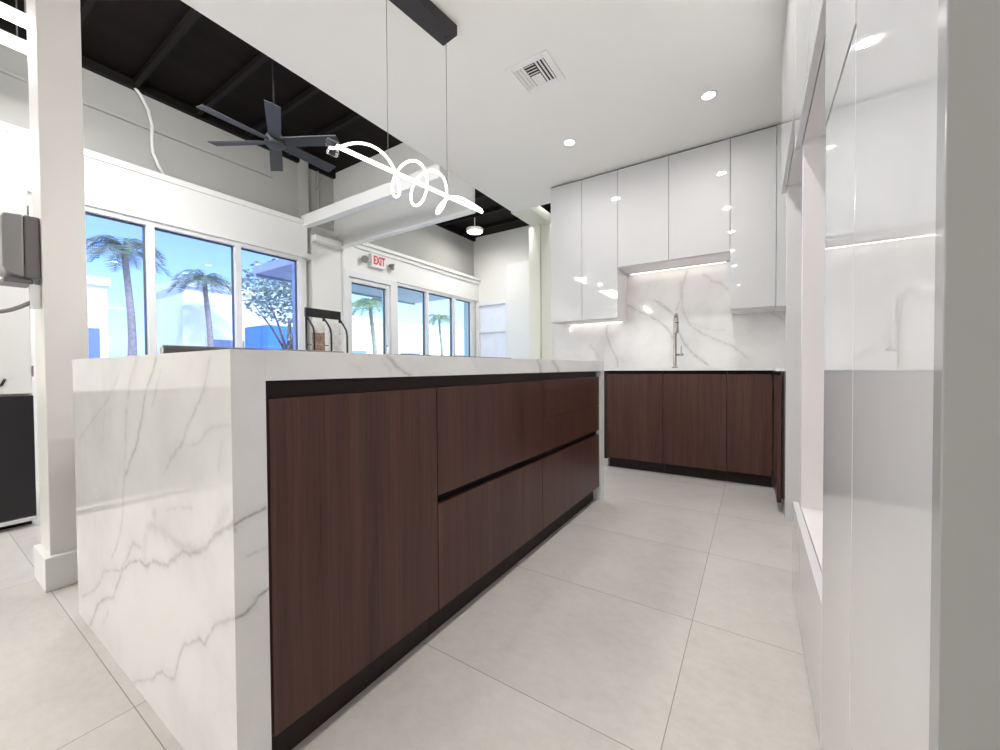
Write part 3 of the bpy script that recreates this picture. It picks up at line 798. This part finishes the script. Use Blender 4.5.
t = thing('ceiling_cable', (-4.64, 1.2, 3.1), 'loose white cable drooping down the bare grey wall', 'cable')
pts = [(-4.66, 1.13, 3.46), (-4.645, 1.19, 3.43), (-4.64, 1.25, 3.36), (-4.64, 1.305, 3.25), (-4.64, 1.33, 3.12), (-4.64, 1.325, 3.0), (-4.64, 1.33, 2.88), (-4.64, 1.37, 2.77), (-4.64, 1.42, 2.68)]
MB().tube(pts, .013, 8).build('cable', 'trim', t)
MB().lathe(-4.66, 1.13, [(.02, 3.44), (.02, 3.459)], 12).build('gland', 'trim', t)
t = thing('conduit', (-4.64, 2.97, 2.53), 'thin vertical conduit on the grey pier', 'pipe')
MB().tube([(-4.655, 2.97, 2.531), (-4.655, 2.97, 3.459)], .012, 8).build('pipe', 'upper', t)
for z_ in (2.75, 3.15): MB().box(-4.68, -4.64, 2.95, 2.99, z_, z_ + .02).build('clip', 'steel', t)

# sample rack
t = thing('sample_rack', (-3.8, 2.47, 0), 'black wire sample rack with a plain header board by the window pier', 'rack')
rx = -3.80
B('header_board', (rx - .012, rx + .012, 2.265, 2.665, 1.415, 1.505), 'blackmetal', t, .002)
B('base', (rx - .20, rx + .25, 2.27, 2.66, 0, .04), 'blackmetal', t, .004)
for y in (2.275, 2.465, 2.655):
    m = MB(); m.tube([(rx, y, .04), (rx, y, 1.42)], .010, 8)
    m.build('post', 'blackmetal', t)
    MB().tube([(rx + .01, y, 1.41), (rx + .05, y + .012, 1.36), (rx + .085, y + .022, 1.30), (rx + .095, y + .026, 1.24), (rx + .10, y + .028, .06), (rx + .10, y + .028, .04)], .010, 8).build('front_rod', 'blackmetal', t)
for zz in (.35, .62, .89, 1.02, 1.13):
    MB().tube([(rx + .012, 2.27, zz), (rx + .012, 2.66, zz)], .005, 6).build('rail', 'blackmetal', t)
def sample(y0, y1, z, mat, label, tl=.0):
    m = MB(); m.box(rx + .025, rx + .038, y0, y1, z, z + .115)
    tag(m.build('sample_tile', mat, bevel=.002), label, 'tile sample', 'tile samples in the black rack')
sample(2.315, 2.455, 1.140, 'tilebrown', 'upper brown speckled tile sample in the left rack column')
sample(2.315, 2.455, 1.022, 'tilebrown', 'lower brown speckled tile sample in the left rack column')
sample(2.315, 2.455, 1.262, 'tilewhite', 'white veined tile sample above the brown ones')
sample(2.505, 2.645, 1.022, 'tilewhite', 'lowest white speckled tile sample in the right rack column')
sample(2.505, 2.645, 1.140, 'tilewhite', 'middle white speckled tile sample in the right rack column')
sample(2.505, 2.645, 1.262, 'tilewhite', 'top white speckled tile sample in the right rack column')

# grey dispenser on the column
t = thing('wall_dispenser', (-2.47, .30, 1.24), 'grey plastic dispenser box mounted on the square column', 'dispenser')
B('back_shell', (-2.56, -2.395, .288, .3295, 1.245, 1.492), 'greyshell', t, .006)
m = MB(); m.prism([(.2875, 1.492), (.238, 1.487), (.232, 1.470), (.232, 1.285), (.240, 1.262), (.2875, 1.247)], 0, -2.56, -2.398)
m.build('cover', 'greyplastic', t, .006, 'lighter grey front cover')
B('tray', (-2.55, -2.41, .236, .31, 1.225, 1.2445), 'greyshell', t, .004)
B('bracket', (-2.44, -2.405, .300, .3295, 1.13, 1.224), 'whiteplastic', t, .003)
MB().tube([(-2.42 - .05 * s_, .305 - .255 * s_, 1.155 - .06 * math.sin(min(1, s_ * 2.2) * PI / 2) + .075 * s_ * s_) for s_ in (k_ / 24 for k_ in range(25))], .008, 10).build('drip_tube', 'greyplastic', t)

# display unit seen left of the column
t = thing('display_cabinet', (-3.65, 0, 0), 'tall display unit, white above and black below, left of the column', 'cabinet')
B('lower_front', (-3.455, -3.43, -.9, .430, .062, .742), 'blackmetal', t, .002, 'matt black lower front')
B('upper_door', (-3.455, -3.425, -.9, .425, .755, 1.93), 'trim', t, .003, 'white upper door')
B('carcass', (-4.05, -3.456, -.9, .430, .03, 1.93), 'carcass', t)
B('toe_bar', (-3.46, -3.42, -.9, .433, .035, .06), 'chrome', t, .004, 'bright steel toe bar')
B('toe_kick', (-4.0, -3.50, -.9, .42, 0, .03), 'black', t)
for z_ in (.85, 1.75): B('hinge', (-3.456, -3.42, .4255, .432, z_, z_ + .06), 'greyplastic', t)
MB().tube([(-3.425, .31, .80), (-3.40, .315, .805), (-3.40, .325, .83), (-3.425, .33, .835)], .006, 8).build('pull', 'blackmetal', t)

# ================================================================== OUTDOORS
struct(B('exterior_ground', (-40, -4.8, -25, 35, -.2, -.05), 'asphalt'), 'pale paving outside the windows', 'ground')
t = thing('canopy', (-6.0, 4.6, 2.62), 'grey entrance canopy outside the glazed door', 'canopy')
B('soffit', (-7.6, -4.82, 3.6, 7.6, 2.62, 2.76), 'buildgrey', t)
B('fascia', (-7.66, -7.6, 3.6, 7.6, 2.58, 2.80), 'buildgrey', t)
def building(y0, y1, x, h, label, mat='building', wins=()):
    t = thing('neighbour_building', (x - 2, (y0 + y1) / 2, -.05), label, 'building', 'pale buildings across the street')
    B('walls', (x - 4, x, y0, y1, -.05, h), mat, t)
    B('parapet', (x - 4.1, x + .12, y0 - .1, y1 + .1, h + .001, h + .35), 'building', t)
    for y, z, w_, hh in wins:
        f = B('window', (x + .0005, x + .06, y, y + w_, z, z + hh), 'building', t)
        B('pane', (x + .0605, x + .07, y + .08, y + w_ - .08, z + .08, z + hh - .08), 'buildwin', f)
building(-4, 5.2, -24, 4.6, 'low pale building across the street opposite the left panes', 'building', [(.2, .6, 2.4, 2.2), (3.6, .6, 1.4, 2.2)])
building(6.6, 13.4, -20, 4.4, 'cream building beyond the right pane of the window', 'building', [(7.4, .7, 1.6, 1.6)])
building(15, 40, -26, 4.6, 'long pale building beyond the glazed door', 'building', [(18, .8, 2.6, 1.6), (24, .8, 2.6, 1.6), (31, .8, 2.6, 1.6)])
t = thing('delivery_van', (-12.1, 6.8, -.05), 'bright blue boxy van parked outside the right window pane', 'van')
B('cargo_box', (-12.8, -11.5, 5.72, 6.62, .35, 2.15), 'bluebox', t, .04)
B('cab', (-12.7, -11.6, 6.62, 7.2, .35, 1.6), 'bluebox', t, .1)
B('side_window', (-11.599, -11.585, 6.72, 7.05, 1.05, 1.45), 'buildwin', t)
for y in (5.98, 6.85):
    for x in (-11.62, -12.68):
        MB().tube([(x - .09, y, .20), (x + .09, y, .20)], .25, 20).build('wheel', 'blackmetal', t)

def palm(x, y, h, label, seed):
    rnd = random.Random(seed)
    t = thing('palm_tree', (x, y, -.05), label, 'palm tree', 'palm trees outside')
    pts = [(x + .1 * math.sin(k * .5), y + .08 * math.sin(k * .35), -.05 + h * k / 10) for k in range(11)]
    MB().tube(pts, [.13 - .005 * k for k in range(11)], 10).build('trunk', 'bark', t)
    cx_, cy_, cz_ = pts[-1]
    for k in range(22):
        a = 2 * PI * k / 22 + rnd.uniform(-.15, .15); L = rnd.uniform(1.0, 1.35); e = rnd.uniform(.0, 1.1)
        m = MB(); d = Vector((math.cos(a), math.sin(a), 0)); s = Vector((-d.y, d.x, 0)); rib = []
        for j in range(9):
            u_ = j / 8
            rib.append(Vector((cx_, cy_, cz_)) + d * L * u_ * (1 - .15 * u_) + Vector((0, 0, L * (e * u_ - (.55 + e * .7) * u_ * u_))))
        m.tube(rib, [.02 * (1 - .8 * j / 8) for j in range(9)], 5)
        for j in range(1, 9):
            for sub in (0, .33, .66):
                b_ = rib[j - 1].lerp(rib[j], sub + .2); n_ = (rib[j] - rib[j - 1]) * .12
                for q in (-1, 1):
                    wl = .36 * math.sin(PI * min(.96, (j - 1 + sub) / 8.4 + .05)) + .04
                    tip = b_ + s * q * wl + d * .18 - Vector((0, 0, .05 + .35 * wl * rnd.random()))
                    m.bm.faces.new([m.bm.verts.new(v_) for v_ in (b_ - n_, b_ + n_, tip)])
        m.build('frond', 'frond', t)
palm(-17.0, 4.15, 4.9, 'palm seen through the left window pane', 1)
palm(-18.5, 6.9, 4.6, 'palm seen through the middle window pane', 2)
palm(-15.0, 12.2, 4.1, 'palm standing beyond the glazed door', 3)
palm(-19.0, 21.5, 4.6, 'palm standing beyond the shop window', 4)

def leafy(x, y, h, r_, label, seed):
    rnd = random.Random(seed)
    t = thing('street_tree', (x, y, -.05), label, 'tree', 'leafy trees outside')
    MB().tube([(x, y, -.05), (x + .05, y, h * .4), (x, y + .05, h * .75)], [.10, .07, .04], 8).build('trunk', 'bark', t)
    for k in range(6):
        a = 2 * PI * k / 6
        MB().tube([(x, y, h * .45), (x + .35 * r_ * math.cos(a), y + .35 * r_ * math.sin(a), h * .7), (x + .75 * r_ * math.cos(a), y + .75 * r_ * math.sin(a), h * .92)], [.04, .025, .01], 6).build('branch', 'bark', t)
    m = MB()
    for k in range(1500):
        v = Vector((rnd.gauss(0, 1), rnd.gauss(0, 1), rnd.gauss(0, 1))).normalized() * (rnd.random() ** .4)
        c = Vector((x, y, h)) + Vector((v.x * r_, v.y * r_, v.z * r_ * .75))
        q = Vector((rnd.uniform(-1, 1), rnd.uniform(-1, 1), rnd.uniform(-.6, .6))).normalized(); w_ = q.orthogonal().normalized()
        L = rnd.uniform(.05, .09)
        m.bm.faces.new([m.bm.verts.new(p_) for p_ in (c - q * L, c + w_ * L * .5, c + q * L, c - w_ * L * .5)])
    m.build('foliage', 'leaf', t)['kind'] = 'stuff'
leafy(-9.2, 5.05, 2.7, 1.0, 'pale leafy tree outside the right window pane', 5)

# world and sun
wd = bpy.data.worlds.new('sky'); SC.world = wd; wd.use_nodes = True
nt = wd.node_tree; nt.nodes.clear()
ow = nt.nodes.new('ShaderNodeOutputWorld'); bg = nt.nodes.new('ShaderNodeBackground'); sk = nt.nodes.new('ShaderNodeTexSky')
sk.sky_type = 'NISHITA'; sk.sun_disc = False; sk.sun_elevation = math.radians(48); sk.sun_rotation = math.radians(60)
sk.air_density = 1.0; sk.dust_density = 1.5
nt.links.new(sk.outputs[0], bg.inputs[0]); bg.inputs[1].default_value = SKY_W
nt.links.new(bg.outputs[0], ow.inputs[0])
sl = bpy.data.lights.new('sun', 'SUN'); sl.energy = SUN_W; sl.angle = .009; sl.color = (1, .96, .9)
so = bpy.data.objects.new('sun', sl); COL.objects.link(so)
so.rotation_euler = Vector((-.62, .25, -.75)).to_track_quat('-Z', 'Y').to_euler(); so.location = (8, -4, 12)

# ================================================================== CAMERA
cam = bpy.data.cameras.new('camera'); co = bpy.data.objects.new('camera', cam); COL.objects.link(co)
Rm = Matrix(((.83963833, -.00415087, .54313004), (.54310835, .01817489, -.8394659), (-.00638681, .99982621, .0175147)))
co.matrix_world = Matrix.Translation((0, 0, .88)) @ Rm.to_4x4()
cam.sensor_fit = 'HORIZONTAL'; cam.sensor_width = 36; cam.lens = 392.6 / 1000 * 36
cam.clip_start = .02; cam.clip_end = 200
SC.camera = co
vs = SC.view_settings
SC.display_settings.display_device = 'sRGB'
vs.view_transform = 'Standard'; vs.look = 'None'; vs.gamma = 1; vs.use_curve_mapping = False
vs.exposure = EXPOSURE
SC.cycles.use_denoising = True
SC.cycles.max_bounces = 10; SC.cycles.diffuse_bounces = 6; SC.cycles.glossy_bounces = 5; SC.cycles.transparent_max_bounces = 12
SC.cycles.sample_clamp_indirect = 8
